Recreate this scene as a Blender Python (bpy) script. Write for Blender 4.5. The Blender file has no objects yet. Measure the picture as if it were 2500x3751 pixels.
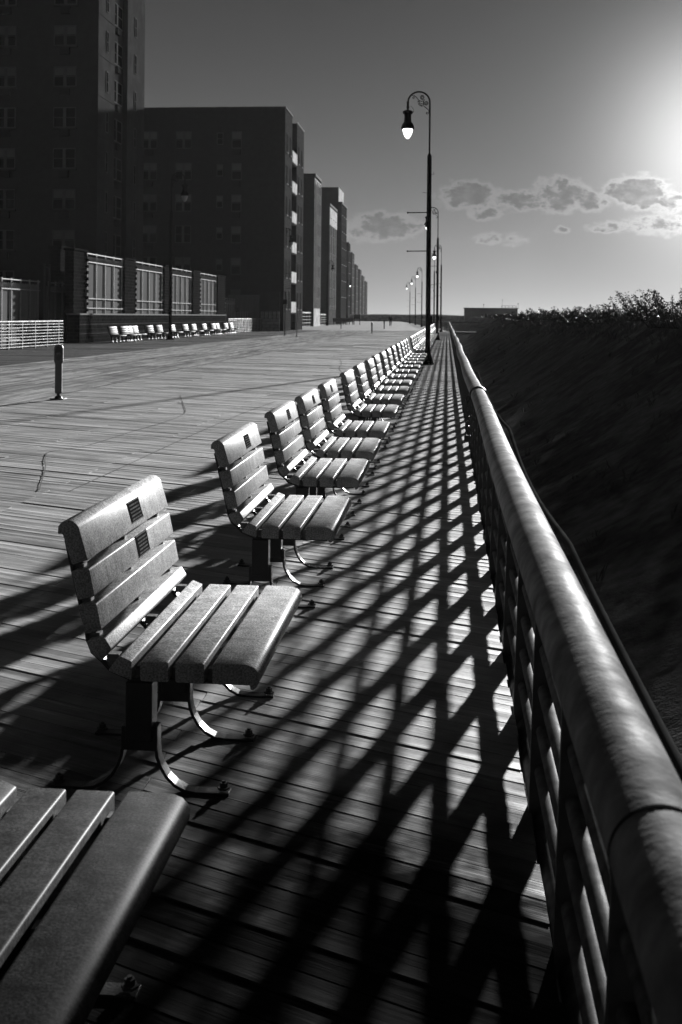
import bpy, bmesh, math, random
from mathutils import Vector, Matrix
random.seed(7)
R = math.radians
scene = bpy.context.scene
col = scene.collection
# ------------------------------------------------------------------ camera model
# world: X across the boardwalk (sea side positive), Y along the railing, Z up, deck top = 0
F, HC, TH, RO = 4200.0, 1.5, math.atan(388/4200.0), 0.009
W_, H_ = 2500.0, 3751.0
SH = 719.0
def ray(u, v):
    """photo pixel -> (X/Y-like lateral, along, up) direction in the world"""
    a = u - 1250.0; b = v - 1875.5 + SH
    a2 = a + RO*b; b2 = b - RO*a
    xc, zc = a2/F, -b2/F
    c, s = math.cos(TH), math.sin(TH)
    return Vector((xc*c - s, xc*s + c, zc))
def G(u, v, z=0.0):
    d = ray(u, v); t = (z-HC)/d.z
    return Vector((d.x*t, d.y*t, z))
def AX(u, v, X):
    d = ray(u, v); t = X/d.x
    return Vector((X, d.y*t, HC + d.z*t))
def AY(u, v, Y):
    d = ray(u, v); t = Y/d.y
    return Vector((d.x*t, Y, HC + d.z*t))

# ------------------------------------------------------------------ materials (all neutral: the photograph is black and white)
class NT:
    def __init__(s, tree): s.t = tree; s.n = tree.nodes; s.l = tree.links
    def new(s, typ, **kw):
        n = s.n.new(typ)
        for k, v in kw.items(): setattr(n, k, v)
        return n
    def link(s, a, b): s.l.new(a, b)
    def val(s, sock, v):
        if hasattr(v, 'links') or isinstance(v, bpy.types.NodeSocket): s.l.new(v, sock)
        else: sock.default_value = v
    def math(s, op, a, b=None, c=None, clamp=False):
        n = s.n.new('ShaderNodeMath'); n.operation = op; n.use_clamp = clamp
        s.val(n.inputs[0], a)
        if b is not None: s.val(n.inputs[1], b)
        if c is not None: s.val(n.inputs[2], c)
        return n.outputs[0]
    def ss(s, x, lo, hi, o0=0.0, o1=1.0):
        n = s.n.new('ShaderNodeMapRange'); n.interpolation_type = 'SMOOTHSTEP'
        s.val(n.inputs[0], x)
        for i, v in zip((1, 2, 3, 4), (lo, hi, o0, o1)): s.val(n.inputs[i], v)
        return n.outputs[0]
    def lin(s, x, lo, hi, o0, o1):
        n = s.n.new('ShaderNodeMapRange')
        s.val(n.inputs[0], x)
        for i, v in zip((1, 2, 3, 4), (lo, hi, o0, o1)): s.val(n.inputs[i], v)
        return n.outputs[0]
    def noise(s, vec, scale, detail=3, rough=.55):
        n = s.n.new('ShaderNodeTexNoise'); n.inputs['Scale'].default_value = scale
        n.inputs['Detail'].default_value = detail; n.inputs['Roughness'].default_value = rough
        if vec is not None: s.l.new(vec, n.inputs['Vector'])
        return n.outputs[0]
    def mapping(s, vec, loc=(0,0,0), rot=(0,0,0), scale=(1,1,1)):
        n = s.n.new('ShaderNodeMapping'); s.l.new(vec, n.inputs[0])
        n.inputs[1].default_value = loc; n.inputs[2].default_value = rot; n.inputs[3].default_value = scale
        return n.outputs[0]
    def grey(s, x):
        n = s.n.new('ShaderNodeCombineColor')
        for i in range(3): s.l.new(x, n.inputs[i])
        return n.outputs[0]

def mat(name, lo, hi, rlo=.5, rhi=.7, scale=6, bump=.0, bscale=80, metal=0.0, spec=.5, stretch=None, rot=0.0,
        attr=False, coords='Object', detail=4, emit=0, bdist=.004, patch=None, near=None):
    m = bpy.data.materials.new(name); m.use_nodes = True
    t = NT(m.node_tree); b = t.n['Principled BSDF']
    tc = t.new('ShaderNodeTexCoord').outputs[coords]
    v = t.mapping(tc, rot=(0, 0, rot), scale=stretch or (1, 1, 1))
    n1 = t.noise(v, scale, detail)
    base = t.lin(n1, .3, .7, lo, hi)
    if attr:
        a = t.new('ShaderNodeAttribute'); a.attribute_name = 'tone'
        base = t.math('MULTIPLY', base, a.outputs['Fac'])
    if patch:                                   # broad stains
        p = t.noise(tc, patch[0], 4, .65)
        base = t.math('MULTIPLY', base, t.ss(p, .4, .62, patch[1], 1.0))
    if near:                                    # near end darkened, foreground falloff painted into the colour
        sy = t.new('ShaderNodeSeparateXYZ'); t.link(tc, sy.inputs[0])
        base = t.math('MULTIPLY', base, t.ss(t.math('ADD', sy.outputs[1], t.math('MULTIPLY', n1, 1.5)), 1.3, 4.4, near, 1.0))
    t.link(t.grey(base), b.inputs['Base Color'])
    n2 = t.noise(tc, scale*.37, 4)
    t.link(t.ss(n2, .35, .65, rlo, rhi), b.inputs['Roughness'])
    b.inputs['Metallic'].default_value = metal
    b.inputs['Specular IOR Level'].default_value = spec
    if bump:
        n3 = t.noise(v if stretch else tc, bscale, 3)
        bn = t.new('ShaderNodeBump'); bn.inputs['Strength'].default_value = bump; bn.inputs['Distance'].default_value = bdist
        t.link(n3, bn.inputs['Height']); t.link(bn.outputs[0], b.inputs['Normal'])
    if emit:
        b.inputs['Emission Color'].default_value = (1, 1, 1, 1); b.inputs['Emission Strength'].default_value = emit
    return m

PL_ANG = math.atan2(.4195, -.9078)      # direction the diagonal deck boards run
def wood(name, lo, hi, ang, rlo, rhi, spec=.5, bump=.5, vignette=False):
    m = bpy.data.materials.new(name); m.use_nodes = True
    t = NT(m.node_tree); b = t.n['Principled BSDF']
    tc = t.new('ShaderNodeTexCoord').outputs['Object']
    at = t.new('ShaderNodeAttribute'); at.attribute_name = 'tone'
    # along-board coordinates, shifted per board so grain never runs on from one board to the next
    v = t.mapping(tc, rot=(0, 0, -ang))
    sh = t.new('ShaderNodeVectorMath'); sh.operation = 'ADD'
    cb = t.new('ShaderNodeCombineXYZ'); t.link(t.math('MULTIPLY', at.outputs['Fac'], 57.0), cb.inputs[0]); t.link(t.math('MULTIPLY', at.outputs['Fac'], 31.0), cb.inputs[2])
    t.link(v, sh.inputs[0]); t.link(cb.outputs[0], sh.inputs[1]); v = sh.outputs[0]
    grain = t.noise(t.mapping(v, scale=(2.2, 60, 10)), 1.6, 5, .65)
    streak = t.noise(t.mapping(v, scale=(.6, 9, 2)), 1.5, 3)
    base = t.lin(grain, .3, .7, lo, hi)
    base = t.math('MULTIPLY', base, t.lin(streak, .3, .7, .7, 1.25))
    base = t.math('MULTIPLY', base, at.outputs['Fac'])
    big = t.noise(tc, .9, 5, .65)
    base = t.math('MULTIPLY', base, t.ss(big, .35, .6, .72, 1.1))
    frost_glare = t.noise(t.mapping(v, scale=(.9, 7, 1)), 1.3, 6, .7)      # frosty streaks on some boards, also painting in broken glare
    fr = t.ss(frost_glare, .58, .72, 0.0, 1.0)
    if vignette:                                    # foreground falloff painted in by darkening the boards at the near end
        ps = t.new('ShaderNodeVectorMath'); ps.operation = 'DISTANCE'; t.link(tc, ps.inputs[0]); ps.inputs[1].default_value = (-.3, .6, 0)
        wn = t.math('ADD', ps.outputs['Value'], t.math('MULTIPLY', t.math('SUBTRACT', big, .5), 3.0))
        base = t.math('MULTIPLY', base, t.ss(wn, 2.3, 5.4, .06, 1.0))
    base = t.math('ADD', base, t.math('MULTIPLY', fr, t.ss(wn, 1.6, 6.5, 0.08, .42) if vignette else .1))
    t.link(t.grey(base), b.inputs['Base Color'])
    r = t.ss(streak, .35, .62, rlo, rhi)
    r2 = t.noise(tc, 2.3, 4, .6)
    rr = t.math('ADD', r, t.lin(r2, .35, .65, -.07, .09))
    t.link(rr, b.inputs['Roughness'])
    b.inputs['Specular IOR Level'].default_value = spec
    if vignette: b.inputs['IOR'].default_value = 2.0; t.link(t.ss(wn, 2.3, 5.4, .0, spec), b.inputs['Specular IOR Level'])
    fine = t.noise(t.mapping(v, scale=(6, 130, 20)), 1.6, 3)
    hgt = t.math('ADD', t.math('MULTIPLY', grain, 1.0), t.math('MULTIPLY', fine, .5))
    bn = t.new('ShaderNodeBump'); bn.inputs['Strength'].default_value = bump; bn.inputs['Distance'].default_value = .004
    t.link(hgt, bn.inputs['Height'])
    t.link(bn.outputs[0], b.inputs['Normal'])
    return m

M = {}
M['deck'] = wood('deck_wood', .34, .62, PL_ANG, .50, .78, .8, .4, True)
M['lane'] = wood('lane_wood', .34, .56, math.pi/2, .6, .75, .0, .4)
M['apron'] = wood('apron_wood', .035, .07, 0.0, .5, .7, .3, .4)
M['mark'] = mat('deck_mark_tone', .24, .36, .7, .9, scale=9, spec=0)
M['under'] = mat('deck_beams', .008, .015, spec=0)
M['farwood'] = mat('far_deck', .15, .27, .5, .65, scale=1.2, stretch=(1, .2, 1), bump=.4, bscale=6)
def frosted(name, lo, hi, rlo, rhi, top=1.9):
    m = bpy.data.materials.new(name); m.use_nodes = True
    t = NT(m.node_tree); b = t.n['Principled BSDF']
    tc = t.new('ShaderNodeTexCoord').outputs['Object']
    n1 = t.noise(tc, 14, 6, .7); n2 = t.noise(tc, 170, 3, .7); n3 = t.noise(tc, 3.5, 4)
    streaks = t.noise(t.mapping(tc, scale=(1, 30, 1)), 3.0, 4)       # water runs down the boards
    base = t.math('MULTIPLY', t.lin(n1, .3, .7, lo, hi), t.lin(n2, .38, .62, .5, 1.5))
    base = t.math('MULTIPLY', base, t.ss(streaks, .36, .5, .8, 1.0))
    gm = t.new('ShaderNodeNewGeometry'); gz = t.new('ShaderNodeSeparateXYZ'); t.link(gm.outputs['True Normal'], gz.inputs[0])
    base = t.math('MULTIPLY', base, t.ss(t.math('ADD', gz.outputs[2], t.math('MULTIPLY', t.math('SUBTRACT', n3, .5), .4)), .2, .7, 1.0, top))   # frosty top faces, lightened further to paint in light on the seats
    t.link(t.grey(base), b.inputs['Base Color'])
    t.link(t.ss(n3, .35, .65, rlo, rhi), b.inputs['Roughness']); b.inputs['Specular IOR Level'].default_value = 0
    b.inputs['Coat Weight'].default_value = .4; b.inputs['Coat Roughness'].default_value = rlo
    bn = t.new('ShaderNodeBump'); bn.inputs['Strength'].default_value = .6; bn.inputs['Distance'].default_value = .0022
    t.link(t.math('ADD', n2, t.math('MULTIPLY', n1, .6)), bn.inputs['Height']); t.link(bn.outputs[0], b.inputs['Normal'])
    return m
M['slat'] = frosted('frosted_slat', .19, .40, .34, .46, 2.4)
M['slat_vignette'] = frosted('vignette_slat', .018, .075, .5, .6, 1.1)  # darkened slat copy, paints the foreground falloff onto the nearest bench
M['iron'] = mat('black_iron', .012, .022, .3, .5, scale=20, bump=.5, bscale=140, bdist=.002)
M['bolt'] = mat('bolt_steel', .03, .05, .3, .5, scale=30)
M['plaque'] = mat('plaque_bronze', .015, .025, .6, .7, spec=0, scale=40)
M['plaque_hi'] = mat('plaque_lettering', .12, .2, .5, .6, spec=0, scale=60)
M['galv'] = mat('galvanised_pipe', .08, .26, .50, .72, scale=13, bump=.35, bscale=70, metal=.3, detail=8, bdist=.004, patch=(9, .5))
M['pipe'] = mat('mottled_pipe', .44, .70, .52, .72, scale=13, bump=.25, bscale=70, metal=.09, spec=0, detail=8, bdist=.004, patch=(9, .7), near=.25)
M['galv'].node_tree.nodes['Principled BSDF'].inputs['Sheen Weight'].default_value = .03
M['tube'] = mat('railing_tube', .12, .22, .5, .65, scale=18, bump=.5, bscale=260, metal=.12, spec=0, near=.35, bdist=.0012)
M['post'] = mat('railing_post', .05, .09, .4, .55, scale=14, bump=.3, bscale=200, metal=.3, bdist=.001)
M['ring'] = mat('pipe_joint', .02, .03, .5, .6, spec=0)
M['cable'] = mat('grey_cable', .03, .06, .5, .6, spec=0)
M['rubber'] = mat('black_strap', .012, .03, .4, .6, scale=50, bump=.4, bscale=150)
M['lamp'] = mat('lamp_iron', .008, .014, .35, .5, scale=9, spec=0)
M['globe'] = mat('lit_globe', .8, .8, .3, .3, emit=1.6)
M['globe_off'] = mat('unlit_globe', .25, .3, .3, .3)
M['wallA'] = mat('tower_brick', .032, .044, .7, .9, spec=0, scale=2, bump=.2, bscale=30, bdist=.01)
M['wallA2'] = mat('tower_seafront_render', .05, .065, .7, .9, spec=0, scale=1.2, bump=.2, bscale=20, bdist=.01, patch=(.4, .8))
M['wallB'] = mat('dark_brick', .030, .042, .7, .9, spec=0, scale=2, bump=.2, bscale=30, bdist=.01)
def bricks(name, c1, c2, mortar, rot=(0,0,0), sc=1.0):
    m = bpy.data.materials.new(name); m.use_nodes = True
    t = NT(m.node_tree); b = t.n['Principled BSDF']
    tc = t.new('ShaderNodeTexCoord').outputs['Object']
    sp = t.new('ShaderNodeSeparateXYZ'); t.link(tc, sp.inputs[0])
    cb = t.new('ShaderNodeCombineXYZ'); t.link(t.math('ADD', sp.outputs[0], sp.outputs[1]), cb.inputs[0]); t.link(sp.outputs[2], cb.inputs[1])
    br = t.new('ShaderNodeTexBrick'); t.link(cb.outputs[0], br.inputs[0])
    br.inputs['Scale'].default_value = sc; br.inputs['Brick Width'].default_value = .42; br.inputs['Row Height'].default_value = .18
    br.inputs['Mortar Size'].default_value = .018
    for i, c in zip((1, 2, 3), (c1, c2, mortar)): br.inputs[i].default_value = (c, c, c, 1)
    n = t.noise(tc, 3, 4)
    bw = t.new('ShaderNodeRGBToBW'); t.link(br.outputs[0], bw.inputs[0])
    t.link(t.grey(t.math('MULTIPLY', bw.outputs[0], t.lin(n, .3, .7, .75, 1.25))), b.inputs['Base Color'])
    b.inputs['Roughness'].default_value = .85; b.inputs['Specular IOR Level'].default_value = 0
    bn = t.new('ShaderNodeBump'); bn.inputs['Strength'].default_value = .5; bn.inputs['Distance'].default_value = .01
    t.link(br.outputs[1], bn.inputs['Height']); bn.invert = True; t.link(bn.outputs[0], b.inputs['Normal'])
    return m
M['brick_front'] = bricks('seafront_brick', .035, .055, .10)
M['brick_wall'] = bricks('garden_brick', .012, .02, .035)
M['block'] = bricks('pale_block', .3, .38, .2, sc=.6)
M['paleface'] = mat('pale_render', .72, .85, .6, .8, spec=0, scale=1.5, patch=(.8, .75))
M['midface'] = mat('mid_render', .10, .15, .6, .8, spec=0, scale=1.5, patch=(.8, .75))
M['farwall'] = mat('far_brick', .035, .055, .7, .9, spec=0, scale=1.5)
M['trim'] = mat('white_trim', .28, .36, .5, .6, scale=5, spec=0)
M['glass'] = mat('window_glass', .004, .008, .25, .45, scale=1, spec=0)
M['blind'] = mat('window_blind', .075, .11, .5, .6, scale=.8)
M['winframe'] = mat('window_frame', .085, .12, .5, .6, spec=0)
M['ac'] = mat('air_conditioner', .02, .03, .5, .6, spec=0)
M['whitemetal'] = mat('white_painted_metal', .26, .36, .4, .55, scale=9, spec=0, metal=.15)
M['panel'] = mat('fence_panel', .15, .20, .4, .55, spec=0, scale=3, stretch=(1, 1, .1))
M['sand'] = mat('beach_sand', .12, .22, .8, .95, spec=0, scale=1.5, bump=1, bscale=7, bdist=.06, patch=(.35, .5))
M['dune'] = mat('dune_cover', .14, .28, .85, .95, spec=0, scale=5, bump=.8, bscale=28, bdist=.02, patch=(.8, .5))
M['leaf'] = mat('shrub_leaf', .03, .06, .5, .7, scale=9)
M['stem'] = mat('shrub_stem', .02, .04, .7, .8)
M['grass'] = mat('dune_grass', .06, .12, .6, .8, scale=5)
M['cloth'] = mat('dark_clothes', .015, .03, .7, .8, scale=8)
M['skin'] = mat('skin', .25, .3, .5, .6)
M['shed'] = mat('shed_render', .12, .17, .6, .8, spec=0, scale=.6)
M['sign'] = mat('sign_black', .012, .02, .3, .5)
M['symbol'] = mat('sign_grey_paint', .12, .15, .4, .5)
M['bollard'] = mat('bollard_grey', .05, .07, .4, .55, scale=12, bump=.2, bscale=80, bdist=.001)

# ------------------------------------------------------------------ mesh builder
class MB:
    def __init__(s): s.v = []; s.f = []; s.t = []
    def add(s, vs, fs, tone=1.0):
        o = len(s.v); s.v += [tuple(p) for p in vs]
        s.f += [[o+i for i in f] for f in fs]; s.t += [tone]*len(fs); return s
    def box(s, x0, x1, y0, y1, z0, z1, tone=1.0):
        vs = [(x, y, z) for z in (z0, z1) for y in (y0, y1) for x in (x0, x1)]
        return s.add(vs, [(0,2,3,1),(4,5,7,6),(0,1,5,4),(2,6,7,3),(0,4,6,2),(1,3,7,5)], tone)
    def prism(s, prof, y0, y1):
        """profile of (x, z) extruded along y"""
        n = len(prof)
        vs = [(x, y0, z) for x, z in prof] + [(x, y1, z) for x, z in prof]
        a = sum(prof[i][0]*prof[(i+1) % n][1]-prof[(i+1) % n][0]*prof[i][1] for i in range(n))
        fs = [tuple(range(n)), tuple(range(2*n-1, n-1, -1))] + [(i, i+n, (i+1) % n+n, (i+1) % n) for i in range(n)]
        if a < 0: fs = [tuple(reversed(f)) for f in fs]
        return s.add(vs, fs)
    def tube(s, path, r, n=10, cap=True, radii=None):
        P = [Vector(p) for p in path]; m = len(P); rings = []
        up = None
        for i, p in enumerate(P):
            d = (P[min(i+1, m-1)]-P[max(i-1, 0)]).normalized()
            if up is None:
                up = Vector((0, 0, 1)) if abs(d.z) < .9 else Vector((1, 0, 0))
            a = d.cross(up).normalized(); up = a.cross(d).normalized()
            rr = radii[i] if radii else r
            rings.append([p + (a*math.cos(2*math.pi*k/n) + up*math.sin(2*math.pi*k/n))*rr for k in range(n)])
        vs = [q for rg in rings for q in rg]
        fs = [(i*n+k, i*n+(k+1) % n, (i+1)*n+(k+1) % n, (i+1)*n+k) for i in range(m-1) for k in range(n)]
        if cap: fs += [tuple(range(n-1, -1, -1)), tuple((m-1)*n+k for k in range(n))]
        return s.add(vs, fs)
    def lathe(s, prof, n=24, c=(0, 0, 0)):
        vs = []; m = len(prof)
        for r, z in prof:
            for k in range(n):
                a = 2*math.pi*k/n; vs.append((c[0]+r*math.cos(a), c[1]+r*math.sin(a), c[2]+z))
        fs = [(i*n+k, i*n+(k+1) % n, (i+1)*n+(k+1) % n, (i+1)*n+k) for i in range(m-1) for k in range(n)]
        fs += [tuple(range(n-1, -1, -1)), tuple((m-1)*n+k for k in range(n))]
        return s.add(vs, fs)
    def mesh(s, name, m, smooth=None, bevel=0, tone=False):
        me = bpy.data.meshes.new(name); me.from_pydata(s.v, [], s.f); me.materials.append(m)
        if tone:
            a = me.attributes.new('tone', 'FLOAT', 'FACE')
            a.data.foreach_set('value', s.t)
        bm = bmesh.new(); bm.from_mesh(me)
        bmesh.ops.recalc_face_normals(bm, faces=bm.faces)
        if bevel:
            es = [e for e in bm.edges if len(e.link_faces) == 2 and e.calc_face_angle(0) > R(35)]
            bmesh.ops.bevel(bm, geom=es, offset=bevel, segments=2, affect='EDGES', profile=.5, clamp_overlap=True)
        bm.to_mesh(me); bm.free()
        if smooth:
            me.shade_smooth(); me.set_sharp_from_angle(angle=R(smooth))
        return me
    def build(s, name, m, parent=None, smooth=None, bevel=0, tone=False, loc=None):
        me = s.mesh(name, m, smooth, bevel, tone)
        return obj(name, me, parent, loc)
def obj(name, me, parent=None, loc=None):
    o = bpy.data.objects.new(name, me); col.objects.link(o)
    if parent: o.parent = parent
    if loc is not None: o.location = loc
    return o
def tag(o, label=None, cat=None, group=None, kind=None):
    if label: o['label'] = label
    if cat: o['category'] = cat
    if group: o['group'] = group
    if kind: o['kind'] = kind
    return o
def empty(name, loc=(0, 0, 0), rz=0, label=None, cat=None, group=None):
    o = bpy.data.objects.new(name, None); col.objects.link(o); o.location = loc; o.rotation_euler = (0, 0, rz)
    return tag(o, label, cat, group)
def kids(o): return [c for c in col.objects if c.parent is o]
KID = {}
def copy_tree(o, parent=None, skip=()):
    c = o.copy(); col.objects.link(c); c.parent = parent
    for ch in KIDS(o):
        if ch.name.split('.')[0] in skip: continue
        copy_tree(ch, c)
    return c
def KIDS(o):
    if o.name not in KID: KID[o.name] = list(o.children)
    return KID[o.name]
ORD = ['zeroth', 'first', 'second', 'third', 'fourth', 'fifth', 'sixth', 'seventh', 'eighth', 'ninth', 'tenth', 'eleventh', 'twelfth',
       'thirteenth', 'fourteenth', 'fifteenth', 'sixteenth', 'seventeenth', 'eighteenth', 'nineteenth']
def ordn(n):
    if n < 20: return ORD[n]
    t = {2: 'twent', 3: 'thirt', 4: 'fort'}[n//10]
    return t + 'ieth' if n % 10 == 0 else t + 'y-' + ORD[n % 10]

# ------------------------------------------------------------------ boardwalk
XE, XS, XL, XW = .262, -7.05, -12.45, -19.6      # deck edge, lane seam, lane far edge, wall side
YN, YF = -4.0, 116.0
def plank(mb, quad, tone, dz, tilt):
    """quad: four xy corners a,b (one long edge) c,d (other long edge): a-b near edge, d-c far edge"""
    a, b, c, d = [Vector((p[0], p[1], 0)) for p in quad]
    w = (d-a).length; ch = .003/max(w, .01)
    def P(s, t, z): return ((a.lerp(b, t)).lerp(d.lerp(c, t), s)) + Vector((0, 0, z + dz + tilt*(s-.5)))
    prof = [(0, -.05), (0, -.006), (ch, 0), (.5, -.0012), (1-ch, 0), (1, -.006), (1, -.05)]
    vs = [P(s, 0, z) for s, z in prof] + [P(s, 1, z) for s, z in prof]
    n = len(prof)
    fs = [(i, i+1, n+i+1, n+i) for i in range(n-1)] + [tuple(range(n)), tuple(range(2*n-1, n-1, -1))]
    mb.add(vs, fs, tone)
def rt(): return random.uniform(.62, 1.24)
mb = MB()
pitch, gap = .097, .0026
nx, ny = .4195, .9078
k0 = int((YN*ny + XE*nx)/pitch) - 38; k1 = int((YF*ny + XE*nx)/pitch) + 2
for k in range(k0, k1):
    c0 = k*pitch; ca, cb_ = c0+gap/2, c0+pitch-gap/2
    cuts = [XE + random.uniform(-.006, .008)]
    x = XE - random.choice((1.2, 2.4, 3.6))
    while x > XS+.6:
        cuts.append(x + random.uniform(-.004, .004)); x -= random.choice((2.4, 3.6, 3.6))
    cuts.append(XS)
    for i in range(len(cuts)-1):
        xa, xb = cuts[i] - (.002 if i else 0), cuts[i+1] + .002
        Yf = lambda X, c: (c - nx*X)/ny
        if Yf(xa, c0) > YF or Yf(xb, c0) < YN: continue
        plank(mb, [(xa, Yf(xa, ca)), (xb, Yf(xb, ca)), (xb, Yf(xb, cb_)), (xa, Yf(xa, cb_))], rt(), random.uniform(-.0022, .0022), random.uniform(-.004, .004))
deck = mb.build('boardwalk', M['deck'], tone=True); tag(deck, kind='structure')
mb = MB(); x = XS - .006
while x > XL:
    y = random.uniform(-3, 0) - 4
    while y < YF:
        L = random.choice((3.6, 4.2, 4.8))
        plank(mb, [(x, y), (x, y+L-.006), (x-.136, y+L-.006), (x-.136, y)], rt(), random.uniform(-.004, .004), random.uniform(-.004, .004))
        y += L
    x -= .15
tag(mb.build('bicycle_path', M['lane'], tone=True), kind='structure')
mb = MB(); y = YN
while y < YF:
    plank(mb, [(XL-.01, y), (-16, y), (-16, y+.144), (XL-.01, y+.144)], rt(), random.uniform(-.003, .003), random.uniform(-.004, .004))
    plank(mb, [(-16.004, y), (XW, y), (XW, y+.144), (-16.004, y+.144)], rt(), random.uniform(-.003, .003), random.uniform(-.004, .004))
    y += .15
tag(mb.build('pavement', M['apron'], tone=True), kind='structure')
tag(MB().box(XW, XE-.03, YN, YF-.2, -.35, -.055).build('deck_frame', M['under']), kind='structure')
# the deck beyond the bend, curving away to the left
edge = [(.262, 116), (-.2, 124), (-.9, 131), (-2.6, 160), (-4.7, 200), (-6.8, 236), (-12, 310), (-22, 420), (-45, 700)]
inner = [(-22, 116), (-22, 124), (-22, 131), (-23, 160), (-26, 200), (-30, 236), (-38, 310), (-48, 420), (-75, 700)]
mb = MB(); n = len(edge)
mb.add([(x, y, -.004) for x, y in edge] + [(x, y, -.004) for x, y in inner] + [(x, y, -1.6) for x, y in edge],
       [(i, i+1, n+i+1, n+i) for i in range(n-1)] + [(i, i+1, 2*n+i+1, 2*n+i) for i in range(n-1)])
tag(mb.build('boardwalk', M['farwood']), kind='structure')
# tyre marks and other thin dark lines across the deck
def mark(pts, wd, label):
    P3 = [G(u, v, .006) for u, v in pts]; Q = []
    for i in range(len(P3)-1):
        a0 = P3[max(0, i-1)]; a = P3[i]; b = P3[i+1]; b1 = P3[min(len(P3)-1, i+2)]
        for k in range(6):
            q = k/6.0
            Q.append(.5*((2*a) + (b-a0)*q + (2*a0-5*a+4*b-b1)*q*q + (3*a-a0-3*b+b1)*q**3))
    Q.append(P3[-1]); vs = []; fs = []
    for i, q in enumerate(Q):
        d = (Q[min(i+1, len(Q)-1)]-Q[max(i-1, 0)]).normalized(); n_ = Vector((-d.y, d.x, 0))
        ww = wd*(.6+.5*random.random())
        vs += [q+n_*ww, q-n_*ww]
    fs = [(2*i, 2*i+1, 2*i+3, 2*i+2) for i in range(len(Q)-1)]
    o = MB().add(vs, fs).build('deck_mark', M['mark']); tag(o, label, 'tyre mark')
mark([(660, 1447), (672, 1480), (677, 1513), (608, 1544), (488, 1579), (321, 1631), (190, 1652), (166, 1680), (166, 1717), (143, 1797)], .008, 'wavy dark tyre mark wandering across the open deck')
mark([(258, 1797), (500, 1687), (700, 1595), (900, 1510), (1010, 1470)], .008, 'long thin straight dark line running towards the second bench')
mark([(1243, 1312), (1252, 1330), (1243, 1350), (1262, 1372)], .009, 'short squiggly dark mark on the far open deck')
# ground to the horizon
tag(MB().box(-3000, 3000, -60, 6000, -2.0, -1.62).build('ground', M['sand']), kind='structure')
# pavement behind the garden wall, under the buildings
tag(MB().box(-120, XW-.002, -20, 900, -1.0, -.06).build('ground', M['under']), kind='structure')

# dune along the sea side of the railing
import mathutils
def nz(x, y, s, seed=0): return mathutils.noise.noise(Vector((x*s, y*s, seed)))
def dune_z(X, Y):
    ramp = min(1, max(0, (Y-100)/60.0)); cx = 5.0 + .7*nz(Y, 0, .06, 3)
    t = (X-.9)/(cx-.9)
    top = 1.42 + .14*nz(Y, 5, .12, 1) + .10*nz(Y, 5, .5, 2)
    z0 = -1.25
    if t < 0: z = z0 + .05*nz(X, Y, .8)
    elif t < 1: z = z0 + (top-z0)*(t**1.15)*(1-.0*t)
    else: z = top - min(2.2, (X-cx)*.22)
    return z + .05*nz(X, Y, 1.3, 4)*(1 if t > .05 else .5) + .025*nz(X, Y, 4, 6)
mb = MB(); xs = [.30, .6, .9] + [.9+.18*i for i in range(1, 29)] + [6.6, 7.2, 8, 9, 10.5, 12, 14, 17, 21, 26]
ys = [-3]
while ys[-1] < 250: ys.append(ys[-1] + max(.25, ys[-1]*.012))
vs = [(x, y, dune_z(x, y)) for y in ys for x in xs]; nn = len(xs)
fs = [(j*nn+i, j*nn+i+1, (j+1)*nn+i+1, (j+1)*nn+i) for j in range(len(ys)-1) for i in range(nn-1)]
mb.add(vs, fs)
tag(mb.build('dune', M['dune'], smooth=60), kind='structure')
# far dune behind the bend
mb = MB(); pts = []
for i in range(60):
    x = -46 + i*1.6; pts.append((x, 340 - abs(x)*.3))
vs = []
for x, y in pts:
    h = 2.05 + .25*nz(x, 0, .1, 9)
    vs += [(x, y-14, -1.7), (x, y-4, h-.5), (x, y, h), (x, y+15, -1.7)]
fs = [(i*4+j, i*4+j+1, (i+1)*4+j+1, (i+1)*4+j) for i in range(len(pts)-1) for j in range(3)]
mb.add(vs, fs); tag(mb.build('dune', M['dune'], smooth=60), kind='structure')
# grass tufts all over the dune
mb = MB()
rg = random.Random(3)
for i in range(5200):
    y = rg.uniform(2, 14) if i < 1500 else 14 + 100*rg.random()**1.6
    x = 1.2 + 4.6*rg.random()**.75
    if x < 4.2 and rg.random() < .93: continue
    z = dune_z(x, y)
    h = rg.uniform(.06, .22) * (1.5 if x > 4.3 else 1)
    for b in range(5):
        a = rg.uniform(0, 6.28); l = rg.uniform(.2, .7)*h; w = .004 + .0003*y
        bx, by = x+rg.uniform(-.05, .05), y+rg.uniform(-.05, .05)
        ca, sa = math.cos(a), math.sin(a)
        hh = h*rg.uniform(.6, 1.1)
        mb.add([(bx-w*sa, by+w*ca, z-.01), (bx+w*sa, by-w*ca, z-.01), (bx+l*.5*ca, by+l*.5*sa, z+hh*.7), (bx+l*ca, by+l*sa, z+hh)], [(0, 1, 2), (0, 2, 3)])
tag(mb.build('dune_grass', M['grass']), 'dark tufts of dune grass covering the slope beside the railing', 'grass', kind='stuff')
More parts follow.
